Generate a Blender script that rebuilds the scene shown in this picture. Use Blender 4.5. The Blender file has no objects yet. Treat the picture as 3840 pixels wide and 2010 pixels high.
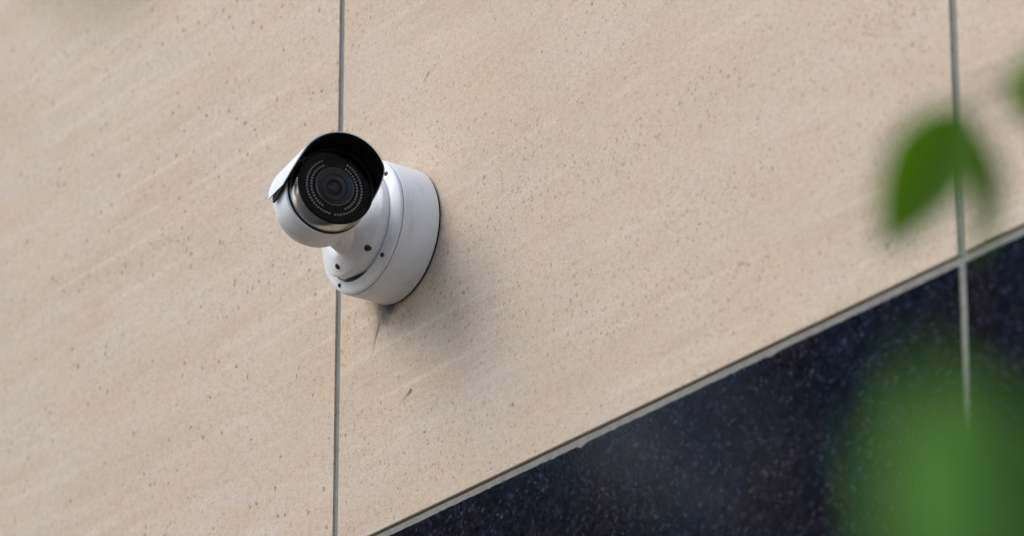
import bpy, bmesh, math, random
from mathutils import Vector, Matrix
R = math.radians
random.seed(7)
S = bpy.context.scene
C = S.collection

# ------------------------------------------------------------------ camera, sky, sun, exposure
cd = bpy.data.cameras.new('view'); cam = bpy.data.objects.new('view', cd); C.objects.link(cam)
cam.location = (3.73948, -2.58934, 1.49528)
cam.rotation_euler = (R(90 + 22.4), 0, R(54.0))
cd.sensor_width = 36; cd.lens = 185.44; cd.clip_start = 0.05; cd.clip_end = 2000
cd.dof.use_dof = True; cd.dof.focus_distance = 4.87; cd.dof.aperture_fstop = 5.8
S.camera = cam

SUN_FROM = Vector((-0.40, -0.66, 0.72)).normalized()
w = bpy.data.worlds.new('World'); S.world = w; w.use_nodes = True
wn = w.node_tree.nodes; bg = wn['Background']
sky = wn.new('ShaderNodeTexSky'); sky.sky_type = 'NISHITA'; sky.sun_disc = False
sky.sun_elevation = math.asin(SUN_FROM.z); sky.sun_rotation = math.atan2(SUN_FROM.x, SUN_FROM.y)
sky.air_density = 1.0; sky.dust_density = 1.6; sky.ozone_density = 1.0
w.node_tree.links.new(sky.outputs[0], bg.inputs[0]); bg.inputs[1].default_value = 0.15
sl = bpy.data.lights.new('sun', 'SUN'); so = bpy.data.objects.new('sun', sl); C.objects.link(so)
sl.energy = 1.4; sl.angle = R(50); sl.color = (1.0, 0.97, 0.93)
so.rotation_euler = SUN_FROM.to_track_quat('Z', 'Y').to_euler()
S.view_settings.view_transform = 'Standard'; S.view_settings.look = 'None'
S.view_settings.exposure = 0.71; S.view_settings.gamma = 1.0
S.view_settings.use_curve_mapping = False

# ------------------------------------------------------------------ helpers
def link(o, parent=None):
    C.objects.link(o)
    if parent is not None: o.parent = parent
    return o
def tag(o, label=None, cat=None, group=None, kind=None):
    if label: o['label'] = label
    if cat: o['category'] = cat
    if group: o['group'] = group
    if kind: o['kind'] = kind
    return o
def empty(name, loc): 
    o = bpy.data.objects.new(name, None); o.location = loc; o.empty_display_size = .05
    return link(o)
def build(name, bm, mats, parent=None, smooth=None):
    bmesh.ops.recalc_face_normals(bm, faces=bm.faces)
    me = bpy.data.meshes.new(name); bm.to_mesh(me); bm.free()
    for m in (mats if isinstance(mats, (list, tuple)) else [mats]): me.materials.append(m)
    if smooth is not None:
        for p in me.polygons: p.use_smooth = True
        me.set_sharp_from_angle(angle=R(smooth))
    return link(bpy.data.objects.new(name, me), parent)
def lathe(bm, prof, mat, seg=96, closed=False, mi=0):
    """revolve (radius, height) points about local Z, placed by mat"""
    rings = []
    for r, h in prof:
        if r < 1e-6: rings.append([bm.verts.new(mat @ Vector((0, 0, h)))])
        else: rings.append([bm.verts.new(mat @ Vector((r*math.cos(2*math.pi*k/seg), r*math.sin(2*math.pi*k/seg), h))) for k in range(seg)])
    pairs = list(zip(rings, rings[1:])) + ([(rings[-1], rings[0])] if closed else [])
    for a, b in pairs:
        for k in range(seg):
            k2 = (k+1) % seg
            vs = [a[k % len(a)], a[k2 % len(a)], b[k2 % len(b)], b[k % len(b)]]
            u = []
            for v in vs:
                if v not in u: u.append(v)
            if len(u) > 2: bm.faces.new(u).material_index = mi
    return bm
def tube(bm, pts, rads, seg=8):
    pts = [Vector(p) for p in pts]; prev = None; n0 = None
    for i, p in enumerate(pts):
        d = (pts[min(i+1, len(pts)-1)] - pts[max(i-1, 0)]).normalized()
        if n0 is None: n0 = d.orthogonal().normalized()
        n0 = (n0 - d*n0.dot(d)).normalized(); b0 = d.cross(n0)
        ring = [bm.verts.new(p + (n0*math.cos(2*math.pi*k/seg) + b0*math.sin(2*math.pi*k/seg))*rads[i]) for k in range(seg)]
        if prev:
            for k in range(seg): bm.faces.new((prev[k], prev[(k+1) % seg], ring[(k+1) % seg], ring[k]))
        else: bm.faces.new(ring)
        prev = ring
    bm.faces.new(prev); return bm
def box(bm, x0, x1, y0, y1, z0, z1):
    v = [bm.verts.new((x, y, z)) for x in (x0, x1) for y in (y0, y1) for z in (z0, z1)]
    for f in ((0,1,3,2), (4,6,7,5), (0,4,5,1), (2,3,7,6), (0,2,6,4), (1,5,7,3)): bm.faces.new([v[i] for i in f])
    return bm

# ------------------------------------------------------------------ materials
class Mat:
    def __init__(s, name):
        s.m = bpy.data.materials.new(name); s.m.use_nodes = True
        s.t = s.m.node_tree; s.n = s.t.nodes; s.b = s.n['Principled BSDF']
    def new(s, typ, **kw):
        n = s.n.new(typ)
        for k, v in kw.items(): setattr(n, k, v)
        return n
    def l(s, a, b): s.t.links.new(a, b)
    def coord(s, scale=(1,1,1), rot=(0,0,0), rnd=True, loc=(0,0,0)):
        tc = s.new('ShaderNodeTexCoord'); mp = s.new('ShaderNodeMapping')
        src = tc.outputs['Object']
        if rnd:
            oi = s.new('ShaderNodeObjectInfo'); mu = s.new('ShaderNodeMath', operation='MULTIPLY'); mu.inputs[1].default_value = 37.0
            s.l(oi.outputs['Random'], mu.inputs[0])
            ad = s.new('ShaderNodeVectorMath', operation='ADD'); s.l(src, ad.inputs[0]); s.l(mu.outputs[0], ad.inputs[1]); src = ad.outputs[0]
        mp.inputs['Scale'].default_value = scale; mp.inputs['Rotation'].default_value = rot; mp.inputs['Location'].default_value = loc
        s.l(src, mp.inputs[0]); return mp.outputs[0]
    def noise(s, vec, scale, detail=4, rough=.55, dist=0):
        n = s.new('ShaderNodeTexNoise'); n.inputs['Scale'].default_value = scale; n.inputs['Detail'].default_value = detail
        n.inputs['Roughness'].default_value = rough; n.inputs['Distortion'].default_value = dist; s.l(vec, n.inputs['Vector']); return n.outputs['Fac']
    def ramp(s, fac, stops, interp='LINEAR'):
        n = s.new('ShaderNodeValToRGB'); n.color_ramp.interpolation = interp; e = n.color_ramp.elements
        while len(e) < len(stops): e.new(.5)
        for el, (p, c) in zip(e, stops): el.position = p; el.color = (c if isinstance(c, tuple) else (c, c, c)) + (1,)
        s.l(fac, n.inputs[0]); return n.outputs[0]
    def mix(s, fac, a, b, mode='MIX'):
        n = s.new('ShaderNodeMix', data_type='RGBA', blend_type=mode)
        for i, v in ((0, fac), (6, a), (7, b)):
            if hasattr(v, 'is_linked'): s.l(v, n.inputs[i])
            elif i == 0: n.inputs[0].default_value = v
            else: n.inputs[i].default_value = tuple(v) + (1,)
        return n.outputs[2]
    def math(s, op, a, b=0.0, clamp=False):
        n = s.new('ShaderNodeMath', operation=op, use_clamp=clamp)
        for i, v in ((0, a), (1, b)):
            if hasattr(v, 'is_linked'): s.l(v, n.inputs[i])
            else: n.inputs[i].default_value = v
        return n.outputs[0]
    def bump(s, h, strength, dist):
        n = s.new('ShaderNodeBump'); n.inputs['Strength'].default_value = strength; n.inputs['Distance'].default_value = dist
        s.l(h, n.inputs['Height']); s.l(n.outputs[0], s.b.inputs['Normal'])
    def set(s, color=None, rough=None, metal=None, spec=None, coat=None):
        if color is not None:
            if hasattr(color, 'is_linked'): s.l(color, s.b.inputs['Base Color'])
            else: s.b.inputs['Base Color'].default_value = tuple(color) + (1,)
        if rough is not None:
            if hasattr(rough, 'is_linked'): s.l(rough, s.b.inputs['Roughness'])
            else: s.b.inputs['Roughness'].default_value = rough
        if metal is not None: s.b.inputs['Metallic'].default_value = metal
        if spec is not None: s.b.inputs['Specular IOR Level'].default_value = spec
        return s

def limestone(name, stains=False):
    M = Mat(name)
    tilt = R(-7)
    vs = M.coord((1.0, 1, 3.6), (0, tilt, 0))           # stretched along the bedding
    v = M.coord((1, 1, 1))
    bed = M.noise(vs, 3.2, 5, .6, .6)
    col = M.ramp(bed, [(.28, (.53, .44, .345)), (.42, (.56, .475, .385)), (.58, (.575, .50, .42)), (.72, (.55, .445, .34))])
    vf = M.coord((.8, 1, 9.0), (0, R(-8), 0), loc=(3, 1, 2))
    streak = M.noise(vf, 5.0, 5, .62, .5)
    col = M.mix(M.ramp(streak, [(.55, 0.0), (.70, .5)]), col, (.64, .575, .495))
    col = M.mix(M.ramp(streak, [(.28, .5), (.42, 0.0)]), col, (.50, .405, .31))
    vm = M.coord((1.0, 1, 1.6), (0, R(20), 0), loc=(7, 2, 5))
    patch = M.noise(vm, 9, 5, .65)
    col = M.mix(M.ramp(patch, [(.48, 0.0), (.70, .45)]), col, (.61, .465, .31))
    vl = M.coord((.5, 1, 16.0), (0, R(-8), 0), loc=(1, 8, 3))          # long thin bedding lines
    line = M.noise(vl, 5.5, 4, .6, .35)
    where = M.ramp(M.noise(M.coord((.6, 1, 1.6), (0, R(-8), 0), loc=(5, 5, 9)), 2.6, 3, .5), [(.44, 0.05), (.62, 1.0)])
    col = M.mix(M.math('MULTIPLY', M.ramp(line, [(.56, 0.0), (.68, .55)]), where), col, (.66, .605, .53))
    col = M.mix(M.math('MULTIPLY', M.ramp(line, [(.32, .35), (.43, 0.0)]), where), col, (.47, .385, .30))
    oi = M.new('ShaderNodeObjectInfo')
    col = M.mix(1.0, col, M.ramp(oi.outputs['Random'], [(0, (.97, .935, .895)), (.5, (1.03, .99, .945)), (1, (1.0, .985, .97))]), 'MULTIPLY')
    grain = M.noise(v, 420, 3, .75)
    col = M.mix(1.0, col, M.ramp(grain, [(.3, .80), (.5, 1.0), (.72, 1.13)]), 'MULTIPLY')
    grain2 = M.noise(v, 150, 3, .65)
    col = M.mix(1.0, col, M.ramp(grain2, [(.30, (.90, .88, .86)), (.5, (1, 1, 1)), (.70, (1.05, 1.04, 1.03))]), 'MULTIPLY')
    # dark and rusty pits, thicker in some beds
    dens = M.ramp(M.noise(vs, 4, 5, .62), [(.40, 0.0), (.62, 1.15)])
    pits = None
    for sc, lim, rad, c, k in ((52, .20, .10, (.16, .115, .085), .9), (115, .34, .17, (.25, .165, .105), .75), (210, .40, .24, (.32, .21, .135), .5), (27, .13, .075, (.15, .115, .095), .85)):
        vp = M.coord((1, 1, .8), (0, R(-24), 0), loc=(sc*.37, 0, sc*.11))
        wob = M.new('ShaderNodeTexNoise'); wob.inputs['Scale'].default_value = sc*2.4; M.l(vp, wob.inputs['Vector'])
        off = M.new('ShaderNodeVectorMath', operation='MULTIPLY_ADD'); M.l(wob.outputs['Color'], off.inputs[0]); off.inputs[1].default_value = (.8/sc,)*3; M.l(vp, off.inputs[2])
        vo = M.new('ShaderNodeTexVoronoi'); vo.inputs['Scale'].default_value = sc; M.l(off.outputs[0], vo.inputs['Vector'])
        sp = M.new('ShaderNodeSeparateColor'); M.l(vo.outputs['Color'], sp.inputs[0])
        gate = M.math('LESS_THAN', sp.outputs[0], M.math('MULTIPLY', dens, lim*2.0))
        size = M.math('MULTIPLY', sp.outputs[1], rad); size = M.math('ADD', size, rad*.55)
        core = M.math('SUBTRACT', size, vo.outputs['Distance']); core = M.math('MULTIPLY', core, 11.0, True)
        f = M.math('MULTIPLY', M.math('MULTIPLY', core, gate), k)
        col = M.mix(f, col, c)
        pits = f if pits is None else M.math('MAXIMUM', pits, f)
    if stains:   # soot smear and scratches left below the fixing; panel-local metres
        tc = M.new('ShaderNodeTexCoord'); sx = M.new('ShaderNodeSeparateXYZ'); M.l(tc.outputs['Object'], sx.inputs[0])
        nz = M.noise(M.coord((1, 1, .5), rnd=False), 160, 4, .7)
        def stroke(x0, z0, x1, z1, w0, w1, soft, amt, c, thr):
            nonlocal col
            dx, dz = x1-x0, z1-z0; L2 = dx*dx + dz*dz
            px = M.math('SUBTRACT', sx.outputs[0], x0); pz = M.math('SUBTRACT', sx.outputs[2], z0)
            t = M.math('ADD', M.math('MULTIPLY', px, dx/L2), M.math('MULTIPLY', pz, dz/L2))
            tcl = M.math('ADD', t, 0.0, True)
            ex = M.math('SUBTRACT', px, M.math('MULTIPLY', tcl, dx)); ez = M.math('SUBTRACT', pz, M.math('MULTIPLY', tcl, dz))
            d = M.math('SQRT', M.math('ADD', M.math('MULTIPLY', ex, ex), M.math('MULTIPLY', ez, ez)))
            wd = M.math('ADD', M.math('MULTIPLY', tcl, w1-w0), w0)
            wd = M.math('MULTIPLY', wd, M.math('ADD', M.math('MULTIPLY', nz, 1.6), .2))
            f = M.math('MULTIPLY', M.math('SUBTRACT', wd, d), 1/soft, True)
            if thr: f = M.math('MULTIPLY', f, M.ramp(nz, [(thr-.12, .15), (thr+.12, 1.0)]))
            f = M.math('MULTIPLY', f, amt)
            col = M.mix(f, col, c)
        stains_list(stroke)
    M.set(col, .72, spec=.25)
    h = M.math('SUBTRACT', M.math('ADD', M.math('MULTIPLY', grain, .5), M.math('MULTIPLY', grain2, .5)), M.math('MULTIPLY', pits, 1.5))
    M.bump(h, .28, .0012)
    return M.m
# the panel behind the fixing: local origin is the panel centre
PX, PZ = 0.34225, 3.619
def stains_list(stroke):
    ox, oz = -PX, 3.4 - PZ          # fixing's centre in panel coordinates
    st = lambda x0, z0, x1, z1, *a: stroke(ox+x0, oz+z0, ox+x1, oz+z1, *a)
    st(-.022, -.060, -.040, -.084, .0190, .0060, .014, .85, (.13, .125, .13), 0)
    st(-.030, -.050, -.043, -.090, .014, .004, .020, .5, (.22, .21, .21), .40)
    st(-.012, -.060, -.022, -.076, .018, .008, .012, .85, (.10, .085, .08), .40)
    st(.012, -.062, .022, -.092, .016, .010, .020, .40, (.24, .18, .14), .5)
    st(-.036, -.076, -.0475, -.104, .0022, .0010, .0016, .8, (.12, .12, .13), 0)
    st(.0165, -.1585, -.001, -.1665, .0030, .0006, .0018, .8, (.17, .15, .14), 0)
    st(.0165, -.1585, .0135, -.1625, .0032, .0012, .0016, .6, (.13, .11, .10), 0)
    st(.042, .153, .033, .147, .0035, .0012, .002, .65, (.24, .18, .13), 0)

M_lime = limestone('limestone'); M_limes = limestone('limestone_stained', True)

def granite():
    M = Mat('polished_dark_granite'); v = M.coord()
    vo = M.new('ShaderNodeTexVoronoi'); vo.inputs['Scale'].default_value = 340; M.l(v, vo.inputs['Vector'])
    sp = M.new('ShaderNodeSeparateColor'); M.l(vo.outputs['Color'], sp.inputs[0])
    col = M.ramp(sp.outputs[0], [(0, (.006, .007, .010)), (.35, (.008, .009, .014)), (.6, (.013, .012, .017)), (.8, (.012, .015, .024)), (.95, (.020, .024, .036)), (1, (.04, .045, .06))])
    big = M.noise(v, 55, 4, .7)
    col = M.mix(1, col, M.ramp(big, [(.35, (.6, .6, .65)), (.6, (1.15, 1.15, 1.15))]), 'MULTIPLY')
    fine = M.noise(M.coord(loc=(2, 6, 1)), 210, 3, .7)
    col = M.mix(1, col, M.ramp(fine, [(.32, (.6, .62, .65)), (.5, (1, .98, .98)), (.68, (1.55, 1.5, 1.45))]), 'MULTIPLY')
    tint = M.noise(M.coord(loc=(9, 3, 4)), 16, 3, .6)
    col = M.mix(1, col, M.ramp(tint, [(.38, (.85, 1.0, 1.2)), (.62, (1.25, 1.0, .95))]), 'MULTIPLY')
    vo2 = M.new('ShaderNodeTexVoronoi'); vo2.inputs['Scale'].default_value = 120; M.l(v, vo2.inputs['Vector'])
    s2 = M.new('ShaderNodeSeparateColor'); M.l(vo2.outputs['Color'], s2.inputs[0])
    f = M.math('MULTIPLY', M.math('GREATER_THAN', s2.outputs[1], .965), M.math('LESS_THAN', vo2.outputs['Distance'], .15))
    col = M.mix(M.math('MULTIPLY', f, .7), col, (.16, .16, .19))
    M.set(col, M.ramp(M.noise(v, 300, 2), [(.3, .03), (.7, .08)]), spec=.5)
    M.bump(M.noise(v, 260, 3, .7), .06, .0006)
    return M.m
M_gran = granite()
def simple(name, color, rough, metal=0, spec=.5, var=.06, scale=60, bump=0, bd=.0005):
    M = Mat(name); v = M.coord()
    n = M.noise(v, scale, 4, .6)
    lo, hi = [c*(1-var) for c in color], [min(1, c*(1+var)) for c in color]
    M.set(M.ramp(n, [(.3, tuple(lo)), (.7, tuple(hi))]), rough, metal, spec)
    if bump: M.bump(n, bump, bd)
    return M.m
M_grout = simple('grout', (.225, .222, .20), .9, spec=.2, var=.16, scale=140, bump=.4, bd=.001)
M_backing = simple('wall_backing', (.05, .047, .042), .95, spec=.1, var=.2)

def white_paint():
    M = Mat('white_powder_coat'); v = M.coord(rnd=False)
    n = M.noise(v, 24, 5, .65)
    col = M.ramp(n, [(.3, (.78, .785, .80)), (.6, (.82, .825, .835))])
    sm = M.noise(M.coord((1, 1, .35), rnd=False, loc=(4, 4, 4)), 45, 5, .7)
    col = M.mix(M.ramp(sm, [(.52, 0.0), (.78, .42)]), col, (.52, .48, .43))     # street dust
    M.set(col, .38, spec=.45); M.bump(M.noise(v, 900, 2), .05, .0004)
    return M.m
M_white = white_paint()
M_chrome = Mat('bright_metal').set((.46, .44, .42), .20, 1.0).m
M_black = simple('black_plastic', (.0035, .004, .006), .6, spec=.12, var=.3, scale=200)
M_rubber = simple('black_rubber', (.012, .012, .013), .8, spec=.2, var=.3, scale=200)
M_hole = simple('screw_steel_slot_shade', (.035, .04, .06), .45, .3, var=.2, scale=500)  # screw steel; also colours the dark strip for the slot's shade
M_glassb = Mat('lens_coating').set((.008, .008, .014), .12, spec=.6).m
M_lensring = simple('lens_barrel', (.022, .022, .03), .25, spec=.7, var=.2, scale=500)
M_copper = Mat('lens_barrel_rim').set((.40, .28, .26), .3, .5).m
M_led = Mat('infrared_led').set((.80, .80, .68), .3, spec=.6).m
def pane():
    M = Mat('clear_window'); n = M.n
    tr = M.new('ShaderNodeBsdfTransparent'); tr.inputs[0].default_value = (.80, .81, .84, 1)
    gl = M.new('ShaderNodeBsdfGlossy'); gl.inputs['Roughness'].default_value = .04
    fr = M.new('ShaderNodeFresnel'); fr.inputs['IOR'].default_value = 1.18
    mx = M.new('ShaderNodeMixShader'); M.l(fr.outputs[0], mx.inputs[0]); M.l(tr.outputs[0], mx.inputs[1]); M.l(gl.outputs[0], mx.inputs[2])
    M.l(mx.outputs[0], n['Material Output'].inputs['Surface']); return M.m
M_pane = pane()
def leafmat(name, c0, c1, trans):
    M = Mat(name); v = M.coord()
    col = M.ramp(M.noise(v, 30, 4), [(.3, c0), (.7, c1)])
    M.set(col, .55, spec=.2)
    tl = M.new('ShaderNodeBsdfTranslucent'); 
    M.l(M.mix(1, col, (1.5, 1.6, .6), 'MULTIPLY'), tl.inputs[0])
    mx = M.new('ShaderNodeMixShader'); mx.inputs[0].default_value = trans
    M.l(M.b.outputs[0], mx.inputs[1]); M.l(tl.outputs[0], mx.inputs[2]); M.l(mx.outputs[0], M.n['Material Output'].inputs['Surface']); return M.m
M_leaf = leafmat('fresh_leaf', (.068, .160, .003), (.088, .195, .005), .42)
M_leaf2 = leafmat('lit_leaf', (.125, .275, .10), (.15, .31, .125), .38)  # same foliage, the light on it put into a paler green
M_leaf3 = leafmat('shaded_leaf', (.016, .085, .006), (.022, .105, .009), .35)  # same foliage turned from the light, its shade put into a darker green
M_far = leafmat('street_tree_leaf', (.02, .05, .012), (.04, .085, .02), .25)
M_bark = simple('bark', (.10, .075, .055), .9, spec=.1, var=.4, scale=40, bump=.6, bd=.01)
M_twig = simple('twig', (.07, .085, .03), .7, spec=.2, var=.2)

# ------------------------------------------------------------------ ground
bm = bmesh.new(); box(bm, -60, 60, -60, 0.0, -.3, 0)
def paving():
    M = Mat('paving'); tc = M.coord(rnd=False)
    br = M.new('ShaderNodeTexBrick'); br.inputs['Scale'].default_value = 1.6; br.inputs['Mortar Size'].default_value = .008
    br.inputs['Color1'].default_value = (.17, .145, .12, 1); br.inputs['Color2'].default_value = (.14, .12, .10, 1); br.inputs['Mortar'].default_value = (.08, .07, .065, 1)
    M.l(tc, br.inputs['Vector'])
    M.set(M.mix(1, br.outputs[0], M.ramp(M.noise(tc, 3, 6), [(.3, .75), (.7, 1.15)]), 'MULTIPLY'), .85, spec=.2); return M.m
tag(build('pavement', bm, paving()), kind='structure')

# ------------------------------------------------------------------ stone clad wall
wall = tag(empty('stone_clad_wall', (0, 0, 0)), 'wall of big beige limestone panels above a band of dark polished granite', 'wall')
J0, PITCH = -.1045, .8935            # centre of the joint behind the fixing; joint spacing
ZB, ZG = 3.119, 3.1108               # bottom edge of the limestone, top edge of the granite
cols = range(-4, 5)                  # panel k spans J0 + k*PITCH ...
jw = lambda k: .0094 if k == 1 else .0088
bm = bmesh.new(); box(bm, J0-4*PITCH, J0+5*PITCH, .022, .30, 0, 6.2); build('wall_core', bm, M_backing, wall)

def slab(w, h, chips, seed, thick=.02):
    """panel centred on its own origin, front at y=0; edges eased, one edge optionally chipped"""
    rng = random.Random(seed); bm = bmesh.new()
    n = max(2, int(w/.005)) if chips else 12
    z1, z0, e = h/2, -h/2, .0008
    top = []; drop = 0
    for i in range(n+1):
        if chips:
            if drop > 0: drop -= rng.uniform(.0004, .0016)
            if rng.random() < .010: drop = rng.uniform(.001, .0032)
            d = max(0, drop) + rng.uniform(0, .0007)
        else: d = 0
        top.append(d)
    rows = []
    for i in range(n+1):
        x = -w/2 + w*i/n; d = top[i]
        rows.append([bm.verts.new((x, thick, z1)), bm.verts.new((x, .0015+d*1.2, z1-d*.15)), bm.verts.new((x, 0, z1-e-d)),
                     bm.verts.new((x, 0, z0+e)), bm.verts.new((x, e, z0)), bm.verts.new((x, thick, z0))])
    for a, b in zip(rows, rows[1:]):
        for k in range(5): bm.faces.new((a[k], b[k], b[k+1], a[k+1]))
    bm.faces.new(rows[0]); bm.faces.new(rows[-1][::-1])
    return bm
BH = 1.0                              # course height
shared = {}
def panel(name, k, row_z0, row_z1, mat, chips=False):
    w = PITCH - jw(k)/2 - jw(k+1)/2; key = (name, round(w, 5), round(row_z1-row_z0, 4), chips and k, mat.name)
    x0 = J0 + k*PITCH + jw(k)/2
    loc = (x0 + w/2, 0, (row_z0+row_z1)/2)
    if key in shared:
        o = link(bpy.data.objects.new(name, shared[key]), wall)
    else:
        o = build(name, slab(w, row_z1-row_z0, chips, 100+k), mat, wall); shared[key] = o.data
    o.location = loc; return o
for k in cols:
    for r in range(3):
        z0 = ZB + r*(BH + .008)
        panel('limestone_panel', k, z0, z0+BH, M_limes if (k == 0 and r == 0) else M_lime)
    for r in range(3):
        z1 = ZG - r*(1.03 + .008)
        panel('granite_panel', k, z1-1.03, z1, M_gran, chips=(r == 0))
# grout: vertical joints slightly sunk, the long horizontal joint nearly flush with a dark shadow gap under the limestone
def joint(x0, x1, z0, z1, y):
    bm = bmesh.new(); nx = max(1, int((x1-x0)/.02)); nz = max(1, int((z1-z0)/.02)); rng = random.Random(int(x0*1e3+z0*77))
    g = [[bm.verts.new((x0+(x1-x0)*i/nx, y+rng.uniform(-.0003, .0003), z0+(z1-z0)*j/nz)) for j in range(nz+1)] for i in range(nx+1)]
    b = [[bm.verts.new((x0+(x1-x0)*i/nx, .0215, z0+(z1-z0)*j/nz)) for j in (0, nz)] for i in (0, nx)]
    for i in range(nx):
        for j in range(nz): bm.faces.new((g[i][j], g[i+1][j], g[i+1][j+1], g[i][j+1]))
    bm.faces.new([g[i][0] for i in range(nx+1)] + [b[1][0], b[0][0]]); bm.faces.new([g[i][nz] for i in range(nx+1)] + [b[1][1], b[0][1]])
    bm.faces.new([g[0][j] for j in range(nz+1)] + [b[0][1], b[0][0]]); bm.faces.new([g[nx][j] for j in range(nz+1)] + [b[1][1], b[1][0]])
    return build('grout_joint', bm, M_grout, wall)
for k in range(-3, 5):
    x = J0 + k*PITCH; h = jw(k)/2
    joint(x-h, x+h, ZB-.001, ZB+3*BH+.016, .0020)
    joint(x-h, x+h, .0, ZG-.0006, .0012)
joint(J0-4*PITCH, J0+5*PITCH, ZG-.006, ZB-.0026, .0010)
for r in range(1, 3): joint(J0-4*PITCH, J0+5*PITCH, ZB+r*(BH+.008)-.008, ZB+r*(BH+.008), .0032)
for r in range(1, 3): joint(J0-4*PITCH, J0+5*PITCH, ZG-r*1.038, ZG-r*1.038+.008, .0032)

# ------------------------------------------------------------------ security camera (thing origin: fixing centre on the wall)
dev = tag(empty('security_camera', (0, 0, 3.4)), 'white bullet security camera with black-lined sunshield on a round wall box', 'camera')
NRM = Matrix(((1,0,0,0), (0,0,-1,0), (0,1,0,0), (0,0,0,1)))          # local Z -> out of the wall (-Y), local Y -> up
def off(x, z): return Matrix.Translation((x, 0, z)) @ NRM
o = build('back_box', lathe(bmesh.new(), [(0,.0020), (.0638,.0020), (.0650,.0032), (.0650,.0405), (.0642,.0418), (0,.0418)], NRM, 128), M_white, dev, 35)
build('gasket', lathe(bmesh.new(), [(0,.0002), (.0632,.0002), (.0632,.0021), (0,.0021)], NRM, 96), M_rubber, o, 35)
fl = build('mounting_flange', lathe(bmesh.new(), [(0,.0424), (.0632,.0424), (.0640,.0432), (.0638,.0455), (.0615,.0478), (.0540,.0500), (.0530,.0496), (.0530,.046), (0,.046)], NRM, 128), M_white, dev, 32)
def screw(parent, base, axis, r=.0024, d=.0012):
    m = Matrix.Translation(base) @ Vector(axis).to_track_quat('Z', 'Y').to_matrix().to_4x4()
    bm = lathe(bmesh.new(), [(0,-.003), (r,-.003), (r,.0007), (r*.85,.0011), (r*.5,.0012), (r*.42,.0002), (0,.0002)], m, 16)
    return build('screw', bm, M_hole, parent, 30)
for a in (40, -47, -121, 138):
    screw(fl, Vector((.0580*math.cos(R(a)), -.0488, .0580*math.sin(R(a)))), (0.25*math.cos(R(a)), -1, .25*math.sin(R(a))), .0022)
# swivel cone, its nose set a little low
def cone():
    bm = bmesh.new(); seg = 128; rings = []
    for r, h, z in ((.0515,.0465,0), (.0515,.0545,0), (.0508,.0556,0), (.0492,.0566,-.0004), (.0440,.0602,-.002), (.0370,.0645,-.005), (.0300,.0685,-.008), (.0255,.0706,-.010), (.0200,.0716,-.011), (0,.0716,-.011)):
        if r == 0: rings.append([bm.verts.new((0.004, -h, z))]); continue
        dx = .006*max(0, (h-.056)/.0156)
        lift = lambda a: .0075*max(0, min(1, (h-.0465)/.008))*(max(0, math.cos(a+R(68)))**1.5)*min(1, r/.045)   # rim stands proud at the lower right
        rings.append([bm.verts.new((dx + r*math.cos(a), -h-lift(a), z + r*math.sin(a))) for a in [2*math.pi*k/seg for k in range(seg)]])
    for a, b in zip(rings, rings[1:]):
        for k in range(seg):
            if len(b) == 1: bm.faces.new((a[k], a[(k+1) % seg], b[0]))
            else: bm.faces.new((a[k], a[(k+1) % seg], b[(k+1) % seg], b[k]))
    return bm
cn = build('swivel_base', cone(), M_white, dev, 35)
for a, x, y, z in ((-47, .0348, -.0624, -.0372), (-102, -.0060, -.0674, -.0431), (62, .0228, -.0584, .0399)):
    screw(cn, Vector((x, y, z)), (.5*math.cos(R(a)), -.85, .5*math.sin(R(a))), .0030)
# shade of the slot under the swivel base's rim, laid on as a dark strip
bm = bmesh.new(); prev = None
for i in range(15):
    a = R(-118 + 44*i/14); t = math.sin(math.pi*i/14)
    ring = [bm.verts.new((rr*math.cos(a), -yy, rr*math.sin(a))) for rr, yy in ((.0517,.0490), (.0517,.0490+.0050*t), (.0537,.0490+.0026*t), (.0538,.0488))]
    if prev:
        for k in range(3): bm.faces.new((prev[k], ring[k], ring[k+1], prev[k+1]))
    prev = ring
build('slot_shade', bm, M_hole, cn)

# camera head: axis runs along the wall and slightly outward
AX = Vector((.97576, -.21878, -.0058)).normalized()
UPV = (Vector((0, 0, 1)) - AX*AX.z).normalized(); SD = UPV.cross(AX)      # SD: toward the street side's left as seen from the front
G = Vector((.08273, -.1300, -.00827))                                   # centre of the front window
HM = Matrix.Translation(G) @ Matrix((SD, UPV, AX)).transposed().to_4x4()  # local Z = optical axis, Y = up
body = build('camera_body', lathe(bmesh.new(), [(0,-.0700), (.018,-.0695), (.030,-.0672), (.0365,-.0630), (.0392,-.0575), (.0400,-.0500), (.0400,-.0246), (.0388,-.0238), (.0340,-.0238), (0,-.0238)], HM, 128), M_white, dev, 40)
build('seal_ring', lathe(bmesh.new(), [(.0372,-.0240), (.0384,-.0236), (.0384,-.0224), (.0372,-.0222)], HM, 96, True), M_rubber, body, 40)
bz = build('bezel', lathe(bmesh.new(), [(.0340,-.0228), (.0376,-.0228), (.0380,-.0220), (.0376,-.0030), (.0372,-.0022), (.0366,-.0022), (.0366,-.0090), (.0340,-.0090)], HM, 128, True), M_chrome, dev, 40)
face = build('front_plate', lathe(bmesh.new(), [(0,-.0060), (.0190,-.0060), (.0190,-.0052), (.0348,-.0052), (.0350,-.0004), (.0362,-.0002), (.0371,-.0012), (.0371,-.0021), (.0364,-.0021), (.0364,-.0078), (0,-.0078)], HM, 96), M_black, dev, 40)
def ledring(rad, n, gaps):
    bm = bmesh.new()
    for i in range(n):
        a = 360*i/n
        if any(lo < a < hi for lo, hi in gaps): continue
        m = HM @ Matrix.Translation((rad*math.cos(R(a)), rad*math.sin(R(a)), -.0052))
        lathe(bm, [(.0010,-.0004), (.0010,.0004), (.0007,.0009), (0,.0011)], m, 10)
    return tag(build('led_ring', bm, M_led, face, 50), kind='stuff')
ledring(.0268, 58, [(66, 114), (262, 268)]); ledring(.0224, 48, [(66, 114), (240, 300)])
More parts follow.
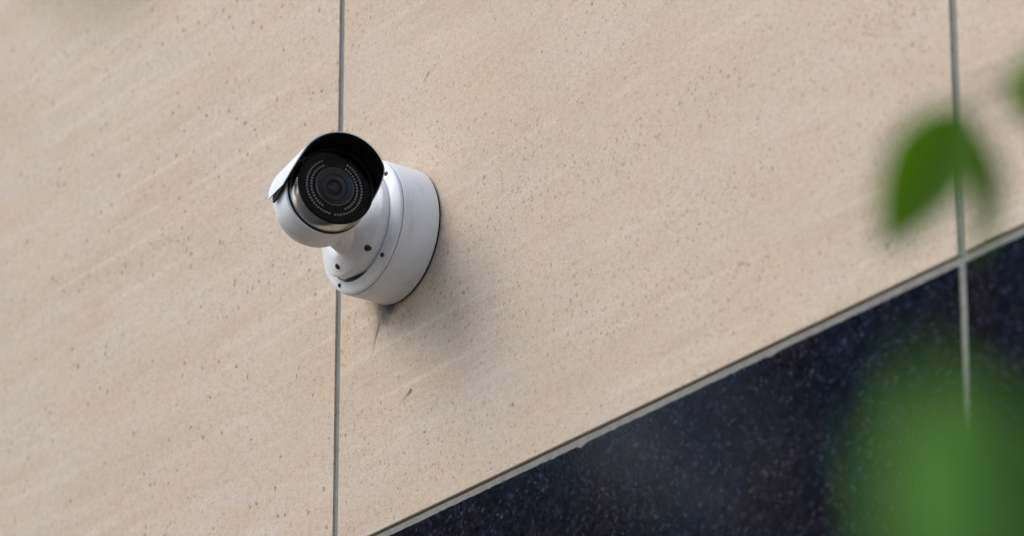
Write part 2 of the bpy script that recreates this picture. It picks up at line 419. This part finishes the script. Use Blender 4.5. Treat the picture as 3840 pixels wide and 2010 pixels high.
ln = build('lens', lathe(bmesh.new(), [(0,-.0060), (.0185,-.0060), (.0185,-.0034), (.0178,-.0030), (.0160,-.0036), (.0132,-.0042), (.0130,-.0034), (.0122,-.0032), (.0118,-.0042), (.0085,-.0048), (.0082,-.0040), (.0075,-.0040), (.0072,-.0050), (0,-.0050)], HM, 96), M_lensring, dev, 30)
build('barrel_rim', lathe(bmesh.new(), [(.0183,-.0036), (.0187,-.0030), (.0180,-.0027), (.0176,-.0030)], HM, 96, True), M_copper, ln, 30)
build('lens_element', lathe(bmesh.new(), [(.0071,-.0050), (.0068,-.0041), (.0045,-.0032), (0,-.0027)], HM, 64), M_glassb, ln, 60)
build('window_pane', lathe(bmesh.new(), [(0,-.0016), (.0349,-.0016), (.0349,-.0019), (0,-.0019)], HM, 96), M_pane, dev, 30)

# sunshield: shell a little over half round, front lower corners swept back, black lining
def shield(r0, r1, PH, u0, fwd, mi):
    bm = bmesh.new(); NP, NU = 72, 14
    def front(p):
        a = abs(p); t = min(1, max(0, (a-64)/(100-64)))
        return .0205 + fwd - .0035*min(1, (a/64)**2) - .066*(t**1.6)
    def pt(r, p, u):
        return HM @ Vector((-r*math.sin(R(p)), r*math.cos(R(p)), u))
    def shell(r):
        return [[bm.verts.new(pt(r, -PH+2*PH*i/NP, u0 + (front(-PH+2*PH*i/NP)-u0)*j/NU)) for j in range(NU+1)] for i in range(NP+1)]
    A, B = shell(r0), shell(r1)
    for i in range(NP):
        for j in range(NU):
            bm.faces.new((A[i][j], A[i+1][j], A[i+1][j+1], A[i][j+1])); bm.faces.new((B[i][j], B[i][j+1], B[i+1][j+1], B[i+1][j]))
        bm.faces.new((A[i][NU], A[i+1][NU], B[i+1][NU], B[i][NU])); bm.faces.new((A[i][0], B[i][0], B[i+1][0], A[i+1][0]))
    for j in range(NU):
        bm.faces.new((A[0][j], A[0][j+1], B[0][j+1], B[0][j])); bm.faces.new((A[NP][j], B[NP][j], B[NP][j+1], A[NP][j+1]))
    return bm
sh = build('sunshield', shield(.0446, .0436, 89.0, -.0565, 0, 0), M_white, dev, 40)
build('black_lining', shield(.04355, .0420, 98.0, -.048, .0006, 0), M_black, sh, 40)
for sgn in (-1, 1):                                                   # two ribs carry the shield on the body
    bm = bmesh.new()
    v = [bm.verts.new(HM @ Vector((sgn*x, y, z))) for x in (.006, .009) for y in (.0385, .0425) for z in (-.056, -.030)]
    for f in ((0,1,3,2), (4,6,7,5), (0,4,5,1), (2,3,7,6), (0,2,6,4), (1,5,7,3)): bm.faces.new([v[i] for i in f])
    build('shield_rib', bm, M_black, sh)
# swivel arm
bm = tube(bmesh.new(), [(.011, -.060, -.0245), (.0125, -.070, -.0235), (.015, -.078, -.0215), (.018, -.088, -.018), (.020, -.102, -.012)], [.0150, .0148, .0147, .0148, .0155], 48)
build('swivel_arm', bm, M_white, dev, 50)

# ------------------------------------------------------------------ leaves near the photographer
def leaf_mesh():
    bm = bmesh.new(); N = 8; rows = []
    for i in range(N+1):
        t = i/N; wd = .5*math.sin(math.pi*t**.85)**.8 if 0 < t < 1 else 0
        y = t; sag = -.10*t*t
        if wd < 1e-4: rows.append([bm.verts.new((0, y, sag))])
        else: rows.append([bm.verts.new((s*wd, y, sag + abs(s)*wd*.28)) for s in (-1, -.5, 0, .5, 1)])
    for a, b in zip(rows, rows[1:]):
        if len(a) == 1: [bm.faces.new((a[0], b[k], b[k+1])) for k in range(4)]
        elif len(b) == 1: [bm.faces.new((a[k], b[0], a[k+1])) for k in range(4)]
        else: [bm.faces.new((a[k], b[k], b[k+1], a[k+1])) for k in range(4)]
    return bm
def leaf_frame(base, tip, normal, width):
    base, tip = Vector(base), Vector(tip); d = tip-base; L = d.length; d.normalize()
    n = Vector(normal); n = (n - d*n.dot(d)).normalized(); x = d.cross(n)
    return Matrix.Translation(base) @ Matrix((x*width, d*L, n*L)).transposed().to_4x4()
tree = tag(empty('small_tree', (3.05, -1.05, 0)), 'leafy green branches hanging blurred in front of the wall at right', 'tree')
T0 = Vector((3.05, -1.05, 0)); tl = lambda p: Vector(p) - T0
bm = tube(bmesh.new(), [tl(p) for p in ((3.05,-1.05,0), (3.07,-1.03,.7), (3.03,-1.02,1.4), (3.09,-.98,2.2), (3.12,-.93,3.0))], [.055,.045,.038,.028,.016], 14)
build('trunk', bm, M_bark, tree, 60)
limbs = [[(3.03,-1.02,1.5), (2.80,-1.05,2.05), (2.52,-1.13,2.34), (2.38,-1.25,2.39), (2.302,-1.326,2.355)],
         [(3.03,-1.02,1.35), (2.99,-1.35,1.62), (3.01,-1.70,1.76), (2.985,-1.860,1.805), (2.960,-1.893,1.825)],
         [(3.08,-.99,2.1), (3.08,-1.35,2.35), (3.05,-1.80,2.20), (3.02,-2.05,2.06), (2.988,-2.135,1.945)]]
for L in limbs: build('branch', tube(bmesh.new(), [tl(p) for p in L], [.016, .011, .006, .0028, .0012], 10), M_twig, tree, 60)
build('branch', tube(bmesh.new(), [tl(p) for p in ((3.00,-1.62,1.74), (2.93,-1.74,1.82), (2.876,-1.831,1.869))], [.0040, .0025, .0012], 8), M_twig, tree, 60)
LM = None
def leaf(base, tip, normal, width, mat=None):
    global LM
    if LM is None:
        LM = {}
        for m in (M_leaf, M_leaf2, M_leaf3):
            o = build('leaf', leaf_mesh(), m, tree, 80); LM[m.name] = o.data; C.objects.unlink(o); bpy.data.objects.remove(o)
    o = link(bpy.data.objects.new('leaf', LM[(mat or M_leaf).name]), tree)
    o.matrix_local = leaf_frame(tl(base), tl(tip), normal, width); return o
TOV = Vector((.75, -.54, -.38))     # rough facing of the leaves toward the street
leaf((2.3104,-1.3286,2.3467), (2.2858,-1.3542,2.2874), TOV + Vector((0,0,.4)), .035)
leaf((2.2934,-1.3182,2.3549), (2.2541,-1.2708,2.3153), Vector((.4,.85,.22)), .024)
leaf((2.3557,-1.3162,2.3431), (2.3534,-1.3470,2.3262), TOV, .034)
leaf((2.36,-1.28,2.385), (2.395,-1.25,2.345), TOV, .03)
leaf((2.40,-1.24,2.40), (2.38,-1.19,2.44), TOV, .03)
leaf((2.9601,-1.9092,1.8290), (2.9982,-1.9478,1.8765), TOV + Vector((0,0,.6)), .026, M_leaf2)
leaf((2.9700,-1.9150,1.8180), (3.0014,-1.9623,1.8580), TOV + Vector((0,0,.3)), .019, M_leaf2)
leaf((2.9578,-1.8812,1.8330), (2.9577,-1.8863,1.8972), Vector((.9,-.3,-.3)), .034, M_leaf3)
leaf((2.9700,-1.8770,1.8520), (2.9491,-1.8852,1.9000), TOV, .030, M_leaf3)
leaf((2.9448,-1.8629,1.8386), (2.9510,-1.8648,1.9060), TOV, .036, M_leaf3)
leaf((2.9588,-1.8907,1.8268), (2.9700,-1.9120,1.8720), TOV, .030, M_leaf3)
leaf((2.8803,-1.8256,1.8687), (2.8827,-1.8358,1.9405), TOV, .030)
leaf((2.8724,-1.8364,1.8687), (2.8883,-1.8539,1.9248), TOV, .028, M_leaf3)
leaf((2.9873,-2.1347,1.9423), (2.9839,-2.1362,1.9100), TOV, .018)
leaf((3.000,-2.10,2.00), (2.975,-2.13,2.02), TOV, .02)
# the rest of the crown, above and to the right of the view
rng = random.Random(3); bm = bmesh.new(); src = leaf_mesh(); base_v = [v.co.copy() for v in src.verts]; base_f = [[v.index for v in f.verts] for f in src.faces]
src.verts.index_update(); base_f = [[v.index for v in f.verts] for f in src.faces]; src.free()
def add_leaf(bm, M):
    vs = [bm.verts.new(M @ c) for c in base_v]
    for f in base_f: bm.faces.new([vs[i] for i in f])
for i in range(420):
    c = Vector((3.25, -.75, 3.15)) + Vector((rng.gauss(0,.33), rng.gauss(0,.22), rng.gauss(0,.30)))
    d = Vector((rng.uniform(-1,1), rng.uniform(-1,1), rng.uniform(-1,.3))).normalized()
    add_leaf(bm, leaf_frame(tl(c), tl(c + d*rng.uniform(.05,.08)), Vector((rng.uniform(-.5,.5), rng.uniform(-.5,.5), 1)), rng.uniform(.022,.034)))
tag(build('crown', bm, M_leaf, tree, 80), kind='stuff')

# ------------------------------------------------------------------ street trees out of the frame, seen mirrored in the granite
def street_tree(loc, h, rad, seed, label, nc=60):
    rng = random.Random(seed); t = tag(empty('street_tree', loc), label, 'tree', 'trees across the street')
    build('trunk', tube(bmesh.new(), [(0,0,0), (.05,.02,h*.3), (-.03,.05,h*.6), (.04,0,h*.85)], [.22,.17,.11,.04], 12), M_bark, t, 60)
    for i in range(6):
        a = i*1.05 + rng.random(); z = h*rng.uniform(.3, .55)
        build('branch', tube(bmesh.new(), [(0,0,z), (.4*rad*math.cos(a), .4*rad*math.sin(a), z+h*.12), (.75*rad*math.cos(a), .75*rad*math.sin(a), z+h*.22)], [.09,.06,.02], 8), M_bark, t, 60)
    bm = bmesh.new(); clumps = []
    for i in range(nc):
        d = Vector((rng.gauss(0,1), rng.gauss(0,1), rng.gauss(0,1))).normalized()*rng.uniform(.3, .9)
        clumps.append(Vector((d.x*rad, d.y*rad, h*.60 + d.z*h*.38)))
    for c in clumps:
        for j in range(130):
            p = c + Vector((rng.gauss(0,1), rng.gauss(0,1), rng.gauss(0,.8)))*rad*.15
            a = Vector((rng.uniform(-1,1), rng.uniform(-1,1), rng.uniform(-.8,.5))).normalized(); b = a.orthogonal().normalized(); s = rng.uniform(.08,.15)
            bm.faces.new([bm.verts.new(q) for q in (p-a*s, p+b*s*.55, p+a*s, p-b*s*.55)])
    tag(build('crown', bm, M_far, t), kind='stuff')
street_tree((-10.15, -6.0, 0), 10.0, 1.65, 11, 'slender street tree farthest left of the view, mirrored dark in the granite', 90)
street_tree((-5.45, -6.1, 0), 10.5, 1.75, 12, 'fuller street tree nearer the camera, mirrored dark in the granite', 90)
street_tree((-2.6, -8.6, 0), 8.5, 1.7, 13, 'lowest street tree across the street, mirrored dark in the granite')
